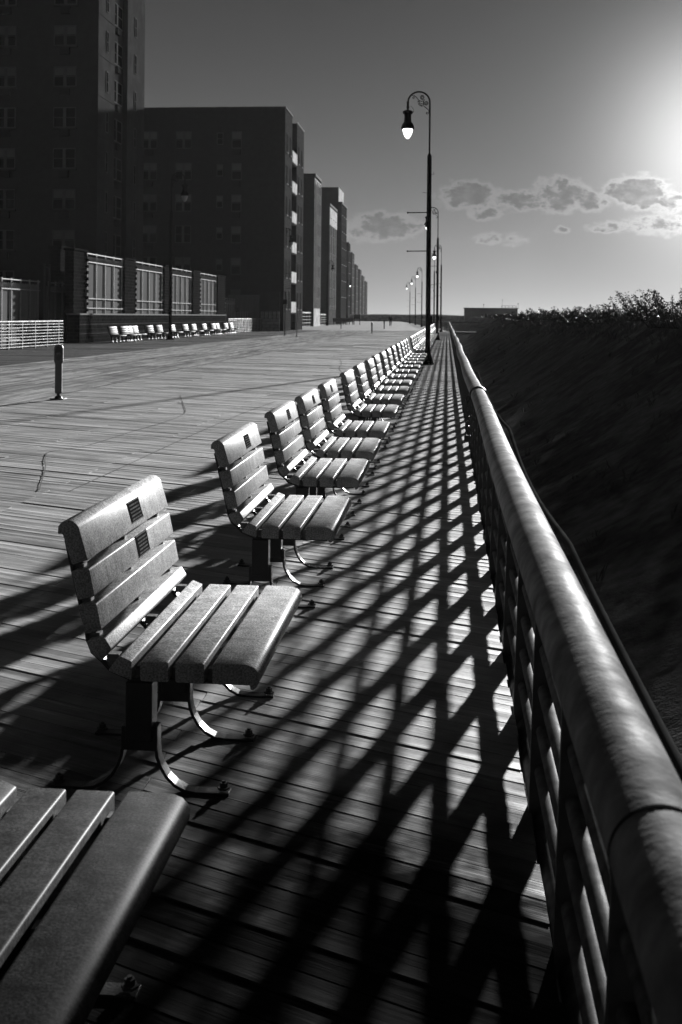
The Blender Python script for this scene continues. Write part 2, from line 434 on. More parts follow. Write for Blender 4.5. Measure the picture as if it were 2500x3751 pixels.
# leafy shrubs on the crest
def shrub(x, y, rad, h, nleaf, label, seed, lsz=1.0):
    rs = random.Random(seed); z0 = dune_z(x, y)-.05
    e = empty('dune_shrub', (x, y, z0), 0, label, 'shrub', 'shrubs along the dune crest')
    st, lf = MB(), MB(); tips = []
    for i in range(max(8, int(rad*26))):
        a = rs.uniform(0, 6.28); r = rad*math.sqrt(rs.random())
        bx, by = r*math.cos(a)*1.15, r*math.sin(a)*1.15
        hh = h*rs.uniform(.55, 1.08)*(1-.35*(r/rad)**2)
        st.tube([(0, 0, -.02), (bx*.3, by*.3, .0), (bx*.6, by*.6, .01)], .008, 4)
        p0 = Vector((bx*.6, by*.6, 0)); p2 = Vector((bx, by, hh)); p1 = (p0+p2)/2 + Vector((rs.uniform(-.06, .06), rs.uniform(-.06, .06), 0))
        st.tube([p0, p1, p2], .006, 4, radii=[.009, .006, .003])
        tips.append((p0, p1, p2))
    for i in range(nleaf):
        p0, p1, p2 = rs.choice(tips); t = rs.random()**.55
        p = p0.lerp(p1, t*2) if t < .5 else p1.lerp(p2, t*2-1)
        p = p + Vector((rs.gauss(0, .028), rs.gauss(0, .028), rs.gauss(0, .02)))
        s = rs.uniform(.016, .034)*lsz; d = Vector((rs.gauss(0, 1), rs.gauss(0, 1), rs.gauss(0, .8))).normalized()
        q = d.cross(Vector((rs.gauss(0, 1), rs.gauss(0, 1), rs.gauss(0, 1)))).normalized()
        lf.add([p, p+d*s+q*s*.45, p+d*s*2, p+d*s-q*s*.45], [(0, 1, 2, 3)])
    lf.build('foliage', M['leaf'], e); st.build('stem', M['stem'], e)
specs = []
y = 21.0; i = 0
while y < 100:
    specs.append(y); y *= 1.062; y += .25
for i, y in enumerate(specs):
    big = .80 if y < 31 else max(.50, .72 - (y-31)/200.0)
    rx = random.Random(i+50)
    h = big*rx.uniform(.72, 1.12); x = 5.1 + rx.uniform(-.3, .7) + (.5 if i % 3 == 0 else 0)
    nl = 1500
    lab = ('tall leafy dune shrub with sky showing through, %s from the right edge' if y < 34 else
           'loose leafy shrub on the dune crest, %s from the right edge' if y < 56 else 'low scrubby plant on the far dune crest, %s from the right edge') % ordn(i+1)
    shrub(x, y, rx.uniform(.8, 1.15)*(1+(y-21)/55), h, nl, lab, 100+i, 1+(y-21)/40)

# ------------------------------------------------------------------ railing
PX, PZ, PR = .22, .94, .0535
def wob(y): return .006*math.sin(y*.9+1) + .008*math.sin(y*.31)*min(1, y/8)
rail = empty('railing', (.3, 0, 0), 0, 'long metal railing with fat mottled top pipe along the right edge of the boardwalk', 'railing')
def part(mbx, name, m, parent=rail, **k):
    o = mbx.build(name, m, parent, **k)
    o.matrix_parent_inverse = Matrix.Translation(-parent.location)
    return o
YE = 112.0
ys = [-1.5]
while ys[-1] < YE: ys.append(min(YE, ys[-1] + max(.12, ys[-1]*.03)))
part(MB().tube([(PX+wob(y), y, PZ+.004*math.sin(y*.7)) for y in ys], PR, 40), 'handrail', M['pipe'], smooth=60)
for y in (1.21, 6.7, 12.8, 18.9, 25.0, 31.1):
    part(MB().tube([(PX+wob(y), y-.003, PZ+.004*math.sin(y*.7)), (PX+wob(y), y+.003, PZ+.004*math.sin(y*.7))], PR+.0012, 40), 'pipe_joint', M['ring'], smooth=60)
TZ = [.102, .227, .351, .476, .60, .725]
def tx(z): return .300 + .03*z
for z in TZ:
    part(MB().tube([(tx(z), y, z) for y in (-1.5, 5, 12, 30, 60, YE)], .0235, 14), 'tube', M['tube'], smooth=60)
part(MB().tube([(.325, y, -.06) for y in (-1.5, 5, 12, 30, 60, YE)], .05, 18), 'bottom_pipe', M['tube'], smooth=60)
prof = [(.262, -.26), (.264, 0), (.279, .55), (.275, .70), (.245, .80), (.196, .89), (.205, .912), (.25, .915), (.28, .885), (.335, .81), (.362, .70), (.366, .55), (.355, 0), (.352, -.26)]
pm = MB().prism(prof, -.011, .011).mesh('post', M['post'], bevel=.002)
far = MB(); k = 0; y = 3.575 - .819*6
posts = []
while y < YE: posts.append(y); y += .819
vis = posts[:]
for i, y in enumerate(vis):
    if i < 99:
        o = obj('post', pm, rail); o.location = (-.3, y, 0)
    else: far.prism(prof, y-.011, y+.011)
o = part(far, 'distant_posts', M['post']); o['kind'] = 'stuff'
# sagging cable outside the rail
cable = []
for i in range(400):
    y = -1 + i*.25; s = (y % 3.3)/3.3
    cable.append((.352 + .010*math.sin(y*1.1), y, .845 - .05*4*s*(1-s) + .02))
tag(MB().tube(cable, .010, 8).build('cable', M['cable'], smooth=60), 'thin grey cable sagging along the outside of the railing', 'cable')
# strap and padlocked chain on the pipe
st = empty('strap', (PX, 8.3, PZ), 0, 'black strap buckled round the railing pipe with a short chain hanging', 'strap')
mb = MB(); r0, r1 = PR+.001, PR+.011
yc = 8.3
nseg = 36; vs = []
for rr, w in ((r0, .035), (r1, .035), (r1, -.035), (r0, -.035)):
    for kx in range(nseg): a = 2*math.pi*kx/nseg; vs.append((wob(yc)+rr*math.cos(a), w, rr*math.sin(a)))
mb.add(vs, [(j*nseg+i, j*nseg+(i+1) % nseg, ((j+1) % 4)*nseg+(i+1) % nseg, ((j+1) % 4)*nseg+i) for j in range(4) for i in range(nseg)])
mb.build('band', M['rubber'], st, smooth=50)
def ring(mbx, c, r, t, plane, n=14):
    pts = []
    for i in range(n+1):
        a = 2*math.pi*i/n
        pts.append(Vector(c) + (Vector((r*math.cos(a), 0, 1.5*r*math.sin(a))) if plane == 0 else Vector((0, r*math.cos(a), 1.5*r*math.sin(a)))))
    mbx.tube(pts, t, 6)
mb = MB()
for i in range(7): ring(mb, (-.066, -.01-.006*i, -.035-.034*i), .014, .0045, i % 2)
mb.build('chain', M['bolt'], st, smooth=60)
mb = MB(); ring(mb, (-.066, -.055, -.275), .016, .005, 0); mb.box(-.09, -.042, -.067, -.043, -.335, -.288); mb.build('padlock', M['bolt'], st, bevel=.003)

# ------------------------------------------------------------------ benches
BL = 1.035
def rnd(poly, r, seg=3, idx=None):
    """round the corners of a polygon"""
    out = []; n = len(poly)
    for i in range(n):
        p = Vector(poly[i]); a = Vector(poly[i-1])-p; b = Vector(poly[(i+1) % n])-p
        rr = r if idx is None or i in idx else 0
        if rr == 0 or a.length < 1e-6: out.append(tuple(p)); continue
        rr = min(rr, a.length*.45, b.length*.45)
        q0 = p + a.normalized()*rr; q1 = p + b.normalized()*rr
        for s in range(seg+1):
            t = s/seg; out.append(tuple(q0*(1-t)**2 + p*2*t*(1-t) + q1*t*t))
    return out
# x measured from the nose of the seat (0) backwards (negative), z from the seat top
SLATS = [
  [(-.5736,.2918),(-.525,.307),(-.5536,.4078),(-.5605,.4185),(-.571,.427),(-.5835,.431),(-.597,.429),(-.609,.422),(-.6175,.410),(-.619,.3866),(-.6035,.386)],
  rnd([(-.5755,.270),(-.5204,.2805),(-.5025,.1957),(-.5536,.1825)], .006),
  rnd([(-.5556,.164),(-.4973,.1726),(-.4807,.0898),(-.529,.0765)], .006),
  rnd([(-.527,.0532),(-.4707,.0665),(-.449,.0324),(-.4807,-.0063),(-.5106,.0169)], .005),
  rnd([(-.4257,.0125),(-.388,-.003),(-.388,-.062),(-.4597,-.035)], .006),
  rnd([(-.3616,-.002),(-.276,-.002),(-.276,-.064),(-.3616,-.064)], .007),
  rnd([(-.255,-.002),(-.168,-.002),(-.168,-.064),(-.255,-.064)], .007),
  [(-.143,-.006),(-.137,0),(-.055,0),(-.035,-.002),(-.018,-.009),(-.006,-.021),(0,-.037),(-.002,-.055),(-.010,-.070),(-.020,-.078),(-.028,-.078),(-.030,-.064),(-.143,-.064)],
]
HS = .423
def make_bench(loc):
    e = empty('bench', loc); e.scale = (1.04, 1, 1)
    for pr in SLATS:
        pts = [(x, z+HS) for x, z in pr]
        mb = MB().prism(pts, 0, BL)
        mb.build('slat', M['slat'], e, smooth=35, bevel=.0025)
    under = [(-.02-.02, -.0665), (-.168, -.0665), (-.276, -.0665), (-.375, -.0665), (-.40, -.066), (-.462, -.040), (-.486, -.012), (-.515, .012), (-.531, .05), (-.534, .074), (-.559, .18), (-.580, .268), (-.6, .36)]
    inner = [(-.02-.02, -.076), (-.168, -.076), (-.276, -.076), (-.378, -.076), (-.405, -.075), (-.467, -.049), (-.494, -.020), (-.524, .006), (-.541, .048), (-.544, .074), (-.569, .18), (-.590, .27), (-.61, .36)]
    for ys in (.06, .52, .98):
        f = empty_part('support', e, (0, ys, 0))
        pr = [(x, z+HS) for x, z in under] + [(x, z+HS) for x, z in reversed(inner)]
        s1 = MB().prism(pr, -.024, .024).build('strap', M['iron'], f, bevel=.001)
        # spacer blocks that show between the slats
        for (x, z, w) in ((-.566, .281, .016), (-.543, .173, .016), (-.515, .065, .016), (-.455, .000, .016), (-.374, -.035, .012), (-.2655, -.035, .0095), (-.1555, -.035, .011)):
            mb = MB()
            mb.box(x-w-.006, x+w, -.016, .016, z+HS-.022, z+HS+.004) if z > -.02 else mb.box(x-w, x+w, -.016, .016, z+HS-.03, z+HS+.004)
            mb.build('spacer', M['galv'], f)
        mb = MB(); c = -.372
        mb.box(c-.041, c+.041, -.035, .035, .16, HS-.077)
        mb.box(c-.055, c+.055, -.027, .027, .13, .205)
        mb.build('column', M['iron'], f, bevel=.003)
        for sg in (1, -1):
            cx = [(.056, .20), (.056, .14), (.060, .11), (.070, .082), (.088, .052), (.112, .028), (.142, .012), (.175, .007), (.275, .007)]
            t = .010
            outr = [(c+sg*x, z) for x, z in cx]
            inn = []
            for i, (x, z) in enumerate(cx):
                a = cx[max(0, i-1)]; b = cx[min(len(cx)-1, i+1)]
                d = Vector((b[0]-a[0], b[1]-a[1])).normalized(); n_ = Vector((d.y, -d.x))
                inn.append((c+sg*(x-n_.x*-t), z-n_.y*-t))
            mb = MB().prism(outr + inn[::-1], -.024, .024)
            lg = mb.build('leg', M['iron'], f, bevel=.0012)
            x = c+sg*.255
            mb = MB().lathe([(.019, .012), (.019, .018), (.012, .018), (.012, .032), (.006, .032), (.006, .038)], 6, (x, 0, 0))
            mb.build('bolt', M['bolt'], lg)
    return e
def empty_part(name, parent, loc):
    o = bpy.data.objects.new(name, None); col.objects.link(o); o.parent = parent; o.location = loc; return o
def add_plaque(e, slat, y0, w=.15, h=.076, up=.55):
    # plaque let into the face of a back slat
    a, b = {0: ((-.525,.307), (-.5536,.4078)), 1: ((-.5025,.1957), (-.5204,.2805))}[slat]
    a = Vector((a[0], a[1]+HS)); b = Vector((b[0], b[1]+HS)); d = (b-a).normalized(); n_ = Vector((d.y, -d.x))
    c = a.lerp(b, up)
    def Q(s, t, o): p = c + d*s + n_*o; return (p.x, y0+t, p.y)
    def slab(mbx, s0, s1, t0, t1, o0, o1):
        vs = [Q(s, t, o) for o in (o0, o1) for t in (t0, t1) for s in (s0, s1)]
        mbx.add(vs, [(0,2,3,1),(4,5,7,6),(0,1,5,4),(2,6,7,3),(0,4,6,2),(1,3,7,5)])
    mb = MB(); slab(mb, -h/2, h/2, -w/2, w/2, -.002, .0015); pl = mb.build('plaque', M['plaque'], e)
    mb = MB(); rs = random.Random(int(y0*100)+slat)
    for s0, s1, t0, t1 in ((-h/2, -h/2+.004, -w/2, w/2), (h/2-.004, h/2, -w/2, w/2)): slab(mb, s0, s1, t0, t1, .0016, .003)
    for rw in range(5):
        s = h/2-.015-rw*.0125; t = -w/2+.014+rs.uniform(0, .012)
        while t < w/2-.02:
            l = rs.uniform(.003, .008)
            slab(mb, s-.003, s+.0025, t, t+l, .0016, .0026); t += l+rs.choice((.002, .002, .006))
    mb.build('lettering', M['plaque_hi'], pl)
BX = -.563
bench0 = make_bench((BX, 3.49, 0))
starts = [1.50, 3.49, 5.80, 7.60, 9.09, 10.74, 12.95, 14.85, 16.7, 18.5, 20.4, 22.4, 24.6]
y = 26.7
while y < 34: starts.append(y); y += 2.0
y = 37.2
while y < 72: starts.append(y); y += 2.15
y = 76
while y < 106: starts.append(y); y += 2.5
labs = {0: 'foreground bench at the bottom left corner, dark frosted seat slats only in view',
        1: 'large bench with two dark plaques, one above the other, on its back slats',
        2: 'second whole bench from the camera with one small plaque on its top slat',
        3: 'third whole bench along the railing row, worn plaque on its top slat',
        4: 'fourth whole bench along the railing row, a tall narrow-looking plaque on its top slat',
        5: 'fifth whole bench along the railing row, faint plaque at the middle of its top slat'}
BG = 'slatted benches in a row facing the railing'
template = copy_tree(bench0)
allb = [None]*len(starts); allb[1] = bench0
for i, ys in enumerate(starts):
    if i == 1: continue
    allb[i] = template if i == 0 else copy_tree(template, skip=('spacer', 'bolt') if i > 10 else ())
for i, b in enumerate(allb):
    b.location = (BX + (0 if i < 2 else random.uniform(-.012, .012)), starts[i], 0)
    b['label'] = labs.get(i, 'sunlit slatted bench, %s whole bench from the camera in the row along the railing' % ordn(i))
    b['category'] = 'bench'; b['group'] = BG
add_plaque(allb[1], 0, .60); add_plaque(allb[1], 1, .60)
for i, yy in ((2, .62), (3, .60), (4, .62), (5, .5), (0, .5)): add_plaque(allb[i], 0, yy)
# benches along the garden wall
LB = [(366, 0), (409, 0), (431, 0), (454, 0), (506, 0), (543, 0), (601, 0), (648, 0), (685, 0), (725, 0), (755, 0), (779, 0), (804, 0), (830, 0)]
for ch in allb[0].children:
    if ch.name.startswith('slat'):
        ch.data = ch.data.copy(); ch.data.materials[0] = M['slat_vignette']
for i, (u, _) in enumerate(LB):
    yy = 17.2*4200/(1638.0-u)
    b = copy_tree(template, skip=('plaque', 'spacer', 'bolt')); b.location = (-16.55, yy, 0); b.rotation_euler = (0, 0, R(random.uniform(-5, 5)-6))
    b['label'] = 'small sunlit bench, %s from the left of those standing against the dark brick wall' % ordn(i+1)
    b['category'] = 'bench'; b['group'] = 'benches along the garden wall'
for i, (u, yy) in enumerate(((1222, 190), (1236, 193), (1250, 196))):
    b = copy_tree(template, skip=('plaque', 'spacer', 'bolt')); X = (u-1638)*yy/4200.0
    b.location = (X, yy, 0); b.rotation_euler = (0, 0, R(-75)); b.scale = (1.3, 2.2, 1.3)
    b['label'] = 'far bench on the left below the brown tower, %s of three from the left' % ORD[i+1]
    b['category'] = 'bench'; b['group'] = 'far benches before the tower'

# ------------------------------------------------------------------ street lamps
def spiral(c, r0, r1, a0, turns, n=26, y=0):
    return [(c[0]+(r0+(r1-r0)*i/n)*math.cos(a0+turns*2*math.pi*i/n), y, c[1]+(r0+(r1-r0)*i/n)*math.sin(a0+turns*2*math.pi*i/n)) for i in range(n+1)]
def make_lamp(arms=True, globe='globe'):
    e = empty('street_lamp')
    MB().lathe([(.20, 0), (.20, .05), (.17, .08), (.15, .18), (.10, .34), (.088, .44), (.092, .46), (.075, .50)], 20).build('base', M['lamp'], e, smooth=40)
    MB().lathe([(.078, .49), (.076, 2), (.072, 4.5), (.068, 6.46), (.066, 6.50), (.03, 6.58)], 18).build('pole', M['lamp'], e, smooth=40)
    pts = [(0, 0, 6.55), (0, 0, 7.4), (0, 0, 8.0)]
    for i in range(1, 21):
        a = math.pi*i/20; pts.append((-.343+.343*math.cos(a), 0, 8.157+.343*math.sin(a)))
    pts.append((-.686, 0, 8.05))
    MB().tube(pts, .025, 10, radii=[.028]*3+[.026]*21).build('arm', M['lamp'], e, smooth=60)
    mb = MB()
    mb.tube(spiral((-.235, 8.33), .075, .015, R(-60), -1.9), .0125, 6)
    mb.tube(spiral((-.115, 8.15), .075, .015, R(150), 1.9), .0125, 6)
    mb.tube([(-.56, 0, 8.38), (-.5, 0, 8.39), (-.42, 0, 8.33), (-.35, 0, 8.24), (-.28, 0, 8.2), (-.20, 0, 8.21), (-.16, 0, 8.26)], .0125, 6)
    mb.tube([(-.03, 0, 7.85), (-.04, 0, 7.93), (-.12, 0, 8.0), (-.19, 0, 8.06), (-.21, 0, 8.14), (-.19, 0, 8.2)], .0125, 6)
    mb.tube(spiral((-.085, 7.84), .045, .012, R(20), -1.1, 14), .011, 6)
    mb.tube(spiral((-.52, 8.32), .035, .012, R(80), -1.0, 12), .011, 6)
    for a_, b_ in ((-.36, 8.19), (-.34, 8.12), (-.30, 8.08), (-.25, 8.06)): mb.tube(spiral((a_, b_), .026, .008, R(30), 1.2, 12), .009, 5)
    mb.tube([(-.335, 0, 8.21), (-.31, 0, 8.15), (-.26, 0, 8.13), (-.21, 0, 8.11)], .010, 5)
    mb.build('scroll', M['lamp'], e, smooth=60)
    MB().lathe([(.012, 7.33), (.19, 7.34), (.204, 7.355), (.204, 7.385), (.19, 7.44), (.165, 7.50), (.12, 7.55), (.112, 7.60), (.105, 7.70), (.108, 7.80), (.14, 7.815), (.155, 7.84), (.155, 7.89), (.09, 7.925), (.035, 7.94), (.035, 7.98), (.042, 8.0), (.042, 8.06), (.035, 8.08), (.035, 8.15), (.042, 8.17), (.03, 8.21)], 20, (-.686, 0, 0)).build('lamp_head', M['lamp'], e, smooth=40)
    MB().lathe([(.002, 7.03), (.05, 7.055), (.095, 7.12), (.13, 7.20), (.155, 7.29), (.16, 7.335)], 20, (-.686, 0, 0)).build('globe', M[globe], e, smooth=60)
    mb = MB().tube([(-.60, 0, 8.06), (-.52, 0, 7.98), (-.50, 0, 7.88), (-.54, 0, 7.85)], .006, 5)
    mb.build('wire', M['lamp'], e)
    if arms:
        for z in (4.74, 3.54):
            m2 = MB().tube([(-.06, 0, z), (-.66, 0, z-.008)], .015, 8); m2.lathe([(.004, -.028), (.022, -.018), (.026, 0), (.022, .018), (.004, .028)], 8, (-.66, 0, z-.008))
            m2.build('banner_arm', M['lamp'], e, smooth=50)
        MB().box(-.12, -.07, -.04, .04, 4.28, 4.42).build('junction_box', M['lamp'], e, bevel=.008)
        MB().tube([(.06, 0, 5.92), (.13, 0, 5.93), (.15, 0, 5.96), (.12, 0, 5.98)], .008, 6).build('hook', M['lamp'], e)
        MB().tube([(-.07, 0, 5.35), (-.2, 0, 5.36)], .006, 6).build('bracket', M['lamp'], e)
        MB().box(.075, .135, -.05, .05, 1.28, 1.52).build('outlet_box', M['lamp'], e, bevel=.01)
    return e
lamp = make_lamp()
RL = [(-.585, 35.8), (-.62, 73.8), (-.59, 112), (-1.43, 127.6), (-3.6, 164.7), (-5.5, 200.6), (-7.6, 235.9)]
ll = ['tallest dark lamp post rising among the benches, its hooked arm and bulb against the sky',
      'second lamp post on the railing side, its bulb hidden behind the nearest post',
      'third lamp post on the railing side, its lit bulb between the two nearest posts',
      'slim lamp post half hidden just behind the nearest post, fourth on the railing side',
      'small distant lamp post, tallest of the three standing left of the nearest post',
      'small distant lamp post, middle of the three standing left of the nearest post',
      'smallest distant lamp post, leftmost of the three standing left of the nearest post']
ltempl = copy_tree(lamp)
for i, (x, y) in enumerate(RL):
    o = lamp if i == 0 else copy_tree(ltempl); o.location = (x, y, 0)
    tag(o, ll[i], 'lamp post', 'lamp posts along the railing')
LL = [(AY(624, 1248, 66).x, 66, 'dark lamp post in front of the brick garden wall, bulb unlit', 1.15, R(180)),
      (AY(1035, 1212, 108).x, 108, 'dark lamp post against the seafront brick block', 1.15, R(180)),
      (AY(1199, 1190, 171).x, 171, 'thin lamp post before the pale tower with vertical window strips', 1.15, R(180)),
      (AY(1238, 1180, 210).x, 210, 'thin lamp post before the brown tower with a light penthouse', 1.15, R(180)),
      (AY(1270, 1178, 262).x, 262, 'farthest lamp post on the left, small lit bulb before the row of towers', 1.15, R(180))]
for i, (x, y, lb, s, rz) in enumerate(LL):
    o = ltempl if i == 0 else copy_tree(ltempl); o.location = (x, y, 0); o.scale = (s, s, s); o.rotation_euler = (0, 0, rz)
    tag(o, lb, 'lamp post', 'lamp posts along the buildings')
unlit = None
for o in list(col.objects):
    if o.name.startswith('globe') and o.parent and o.parent.get('group') == 'lamp posts along the buildings' and 'farthest' not in o.parent['label']:
        if unlit is None: unlit = o.data.copy(); unlit.materials[0] = M['globe_off']
        o.data = unlit

# ------------------------------------------------------------------ bicycle lane markers
def marker(loc, label, sc=1.0, front=True):
    e = empty('lane_marker', loc, 0, label, 'bollard', 'bicycle lane markers on the deck')
    e.scale = (sc, sc, sc)
    MB().box(-.12, .12, -.11, .11, .004, .022).build('base_plate', M['galv'], e, bevel=.004)
    MB().lathe([(.07, .02), (.06, .05), (.03, .07), (.03, .11)], 14).build('hinge', M['iron'], e, smooth=40)
    mb = MB(); prof2 = [(-.05, .10), (-.062, .13), (-.062, .62), (-.08, .66), (-.08, .90), (-.06, .94), (-.02, .957), (.02, .957), (.06, .94), (.08, .90), (.08, .66), (.062, .62), (.062, .13), (.05, .10)]
    mb.prism(prof2, -.016, .016); mb.build('paddle', M['bollard'], e, bevel=.004)
    if front:
        pts = [(.062*math.cos(2*math.pi*k/28), .80+.125*math.sin(2*math.pi*k/28)) for k in range(28)]
        s = MB().prism(pts, -.0185, -.016).build('sign_face', M['sign'], e)
        mb = MB()
        for cx in (-.025, .025):
            mb.tube([(cx+.016*math.cos(2*math.pi*k/16), -.0195, .79+.016*math.sin(2*math.pi*k/16)) for k in range(17)], .0022, 5)
        for a, b in (((-.025, .79), (-.01, .812)), ((-.01, .812), (.015, .812)), ((.015, .812), (0, .79)), ((0, .79), (-.01, .812)), ((0, .79), (-.025, .79)), ((.025, .79), (.013, .822)), ((.013, .822), (.022, .824)), ((-.011, .812), (-.014, .82))):
            mb.tube([(a[0], -.0195, a[1]), (b[0], -.0195, b[1])], .0022, 5)
        mb.build('bicycle_symbol', M['symbol'], s)
    return e
p = G(215, 1463); marker((p.x, p.y, 0), 'grey paddle bollard with an oval bicycle sign, nearest on the left of the deck')
p = G(1363, 1221); marker((p.x, p.y, 0), 'small dark bollard in mid deck, left of the walking person', 1.0, False)
p = G(1250, 1205); marker((p.x, p.y, 0), 'short dark bollard near the far left benches', .8, False)
p = G(1408, 1205); marker((p.x, p.y, 0), 'small dark bollard just left of the walking person', 1.05, False)

# ------------------------------------------------------------------ garden wall, pillars, fence panels
XP = -18.35
def YU(u, X=XP): return AX(u, 1200, X).y
ya, yb = YU(292), YU(829)
w = empty('garden_wall', (XP-.3, ya, 0), 0, 'low dark brick wall with pale capping behind the small benches', 'wall')
MB().box(-.35, .3, 0, yb-ya, -.1, 1.42).build('brickwork', M['brick_wall'], w)
MB().box(-.40, .345, -.05, yb-ya+.05, 1.42, 1.5).build('cap', M['trim'], w, bevel=.01)
mb = MB()
for zz in (.45, .93): mb.box(.3, .308, 0, yb-ya, zz, zz+.03)
mb.build('string_course', M['midface'], w)
def pillar(y0, y1, h, label, x0=XP-.55, x1=XP-.1, zb=1.5):
    e = empty('brick_pillar', ((x0+x1)/2, (y0+y1)/2, zb), 0, label, 'pillar', 'brick pillars between the fence panels')
    hx, hy = (x1-x0)/2, (y1-y0)/2
    MB().box(-hx, hx, -hy, hy, .001, h-zb-.12).build('shaft', M['brick_wall'], e)
    mb = MB(); z = .1
    while z < h-zb-.3:
        for sx in (-1, 1):
            mb.box(hx-.12, hx+.05, sx*hy-.10, sx*hy+.10, z, z+.16)
        z += .32
    mb.build('quoins', M['brick_wall'], e, bevel=.01)
    MB().box(-hx-.06, hx+.06, -hy-.06, hy+.06, h-zb-.119, h-zb).build('cap', M['brick_wall'], e, bevel=.02)
pl = ['broad brick pillar at the left end of the tall fence panels', 'brick pillar between the first and second tall fence panels', 'brick pillar behind the lamp post, between the second and third tall panels',
      'brick pillar between the third and fourth tall fence panels', 'brick pillar at the right end of the tall fence panels']
for (u0, u1), lb in zip(((276, 326), (463, 503), (608, 633), (712, 738), (802, 829)), pl): pillar(YU(u0), YU(u1), 4.75, lb)
def panel(y0, y1, zb, zt, label, x=XP, nrod=5, loops=True, grp='tall slatted fence panels on the garden wall', back='panel'):
    e = empty('fence_panel', (x, (y0+y1)/2, zb), 0, label, 'fence panel', grp)
    hy = (y1-y0)/2; h = zt-zb
    MB().box(-.30, -.26, -hy, hy, .003, h-.15).build('backing', M[back], e)
    for i in range(nrod):
        yy = -hy + .12 + (2*hy-.24)*i/(nrod-1)
        MB().box(-.24, -.18, yy-.03, yy+.03, .003, h+.08).build('rod', M['whitemetal'], e)
    for z in (.25, .75) if h > 2 else (.2,): MB().box(-.178, -.15, -hy, hy, z, z+.05).build('rail', M['whitemetal'], e)
    for z in ((h-.45, h-.02) if loops else (h-.1,)): MB().box(-.178, -.15, -hy, hy, z, z+.05).build('rail', M['whitemetal'], e)
    if loops:
        mb = MB(); yy = -hy+.1
        while yy < hy-.1:
            mb.tube([(-.165, yy, h-.41), (-.165, yy+.02, h-.2), (-.165, yy+.07, h-.12), (-.165, yy+.12, h-.2), (-.165, yy+.14, h-.41)], .012, 5); yy += .21
        mb.build('loops', M['whitemetal'], e)
pn = ['tall fence panel nearest the camera, first from the left on the brick wall', 'second tall fence panel from the left on the brick wall', 'third tall fence panel, just right of the lamp post', 'fourth and rightmost tall fence panel on the brick wall']
for (u0, u1), lb in zip(((329, 460), (505, 605), (636, 710), (741, 800)), pn): panel(YU(u0), YU(u1), 1.5, 4.6, lb)
panel(YU(832), YU(868), 0, 2.85, 'shorter fence panel at the right end of the brick wall', grp='lower fence panels')
panel(YU(870), YU(925), 0, 1.75, 'low picket panel beyond the end of the brick wall', nrod=7, loops=False, grp='lower fence panels')
XQ = -19.4
e = empty('brick_wall', (-20.6, YU(200, -20.6), 0), 0, 'dark recessed brick wall rising left of the broad pillar', 'wall')
MB().box(-.3, .3, 0, YU(290, -20.6)-YU(200, -20.6), 0, 4.9).build('brickwork', M['brick_wall'], e)
MB().box(-.36, .36, -.05, YU(290, -20.6)-YU(200, -20.6)+.05, 4.9, 5.05).build('cap', M['brick_wall'], e)
panel(YU(18, XQ), YU(158, XQ), 0, 3.0, 'wide looped fence panel at the left edge behind the low railing', x=XQ, nrod=5, grp='lower fence panels')
panel(YU(190, XQ), YU(268, XQ), 0, 3.0, 'gate like fence panel between the low railing and the brick wall', x=XQ, nrod=4, grp='lower fence panels')
panel(YU(-160, XQ), YU(10, XQ), 0, 3.0, 'looped fence panel cut by the left edge of the picture', x=XQ, nrod=5, grp='lower fence panels')
g = empty('gate_post', (XQ, YU(172, XQ), 0), 0, 'pair of tall thin metal gate posts with crossbar', 'gate post')
for dy in (-.35, .35): MB().box(-.04, .04, dy-.04, dy+.04, 0, 3.9).build('upright', M['bollard'], g)
MB().box(-.038, .038, -.308, .308, 3.7, 3.78).build('crossbar', M['bollard'], g)
# low railings on the building side
def low_rail(x, y0, y1, zt, label, n=8, step=1.5):
    e = empty('low_railing', (x, y0, 0), 0, label, 'railing', 'low pipe railings on the building side')
    MB().tube([(0, 0, zt), (0, y1-y0, zt)], .05, 10).build('top_rail', M['whitemetal'], e, smooth=50)
    for i in range(n):
        z = .08+(zt-.2)*i/(n-1); MB().tube([(.03, 0, z), (.03, y1-y0, z)], .022, 8).build('rail', M['whitemetal'], e, smooth=50)
    yy = 0
    while yy < y1-y0+.01:
        MB().box(-.05, .05, yy-.02, yy+.02, 0, zt).build('post', M['bollard'], e); yy += step
low_rail(-17.7, 30, 51.6, 1.13, 'low pipe railing at the left edge with bright horizontal bars')
low_rail(-17.2, AX(836, 1200, -17.2).y, AX(963, 1200, -17.2).y, 1.15, 'long low pipe railing between the benches and the pale block wall')
low_rail(-18.6, AX(1092, 1200, -18.6).y, AX(1142, 1200, -18.6).y, 1.9, 'short bright railing at the foot of the pale tower', 5, 3)
low_rail(-20.0, AX(1158, 1200, -20).y, AX(1208, 1200, -20).y, 1.7, 'second short bright railing before the far benches', 5, 4)
# pale block wall with slots
bwy = 106.0; bx0, bx1 = AY(955, 1200, bwy).x, AY(1024, 1200, bwy).x
e = empty('block_wall', ((bx0+bx1)/2, bwy, 0), 0, 'pale block wall with upright slots beside the brick building', 'wall'); hw = (bx1-bx0)/2
MB().box(-hw, hw, 0, .2, 0, 1.15).build('lower_wall', M['block'], e)
for i in range(5):
    c = -hw + .14 + (2*hw-.28)*i/4; MB().box(c-.13, c+.13, 0, .2, 1.15, 1.85).build('pier', M['block'], e)
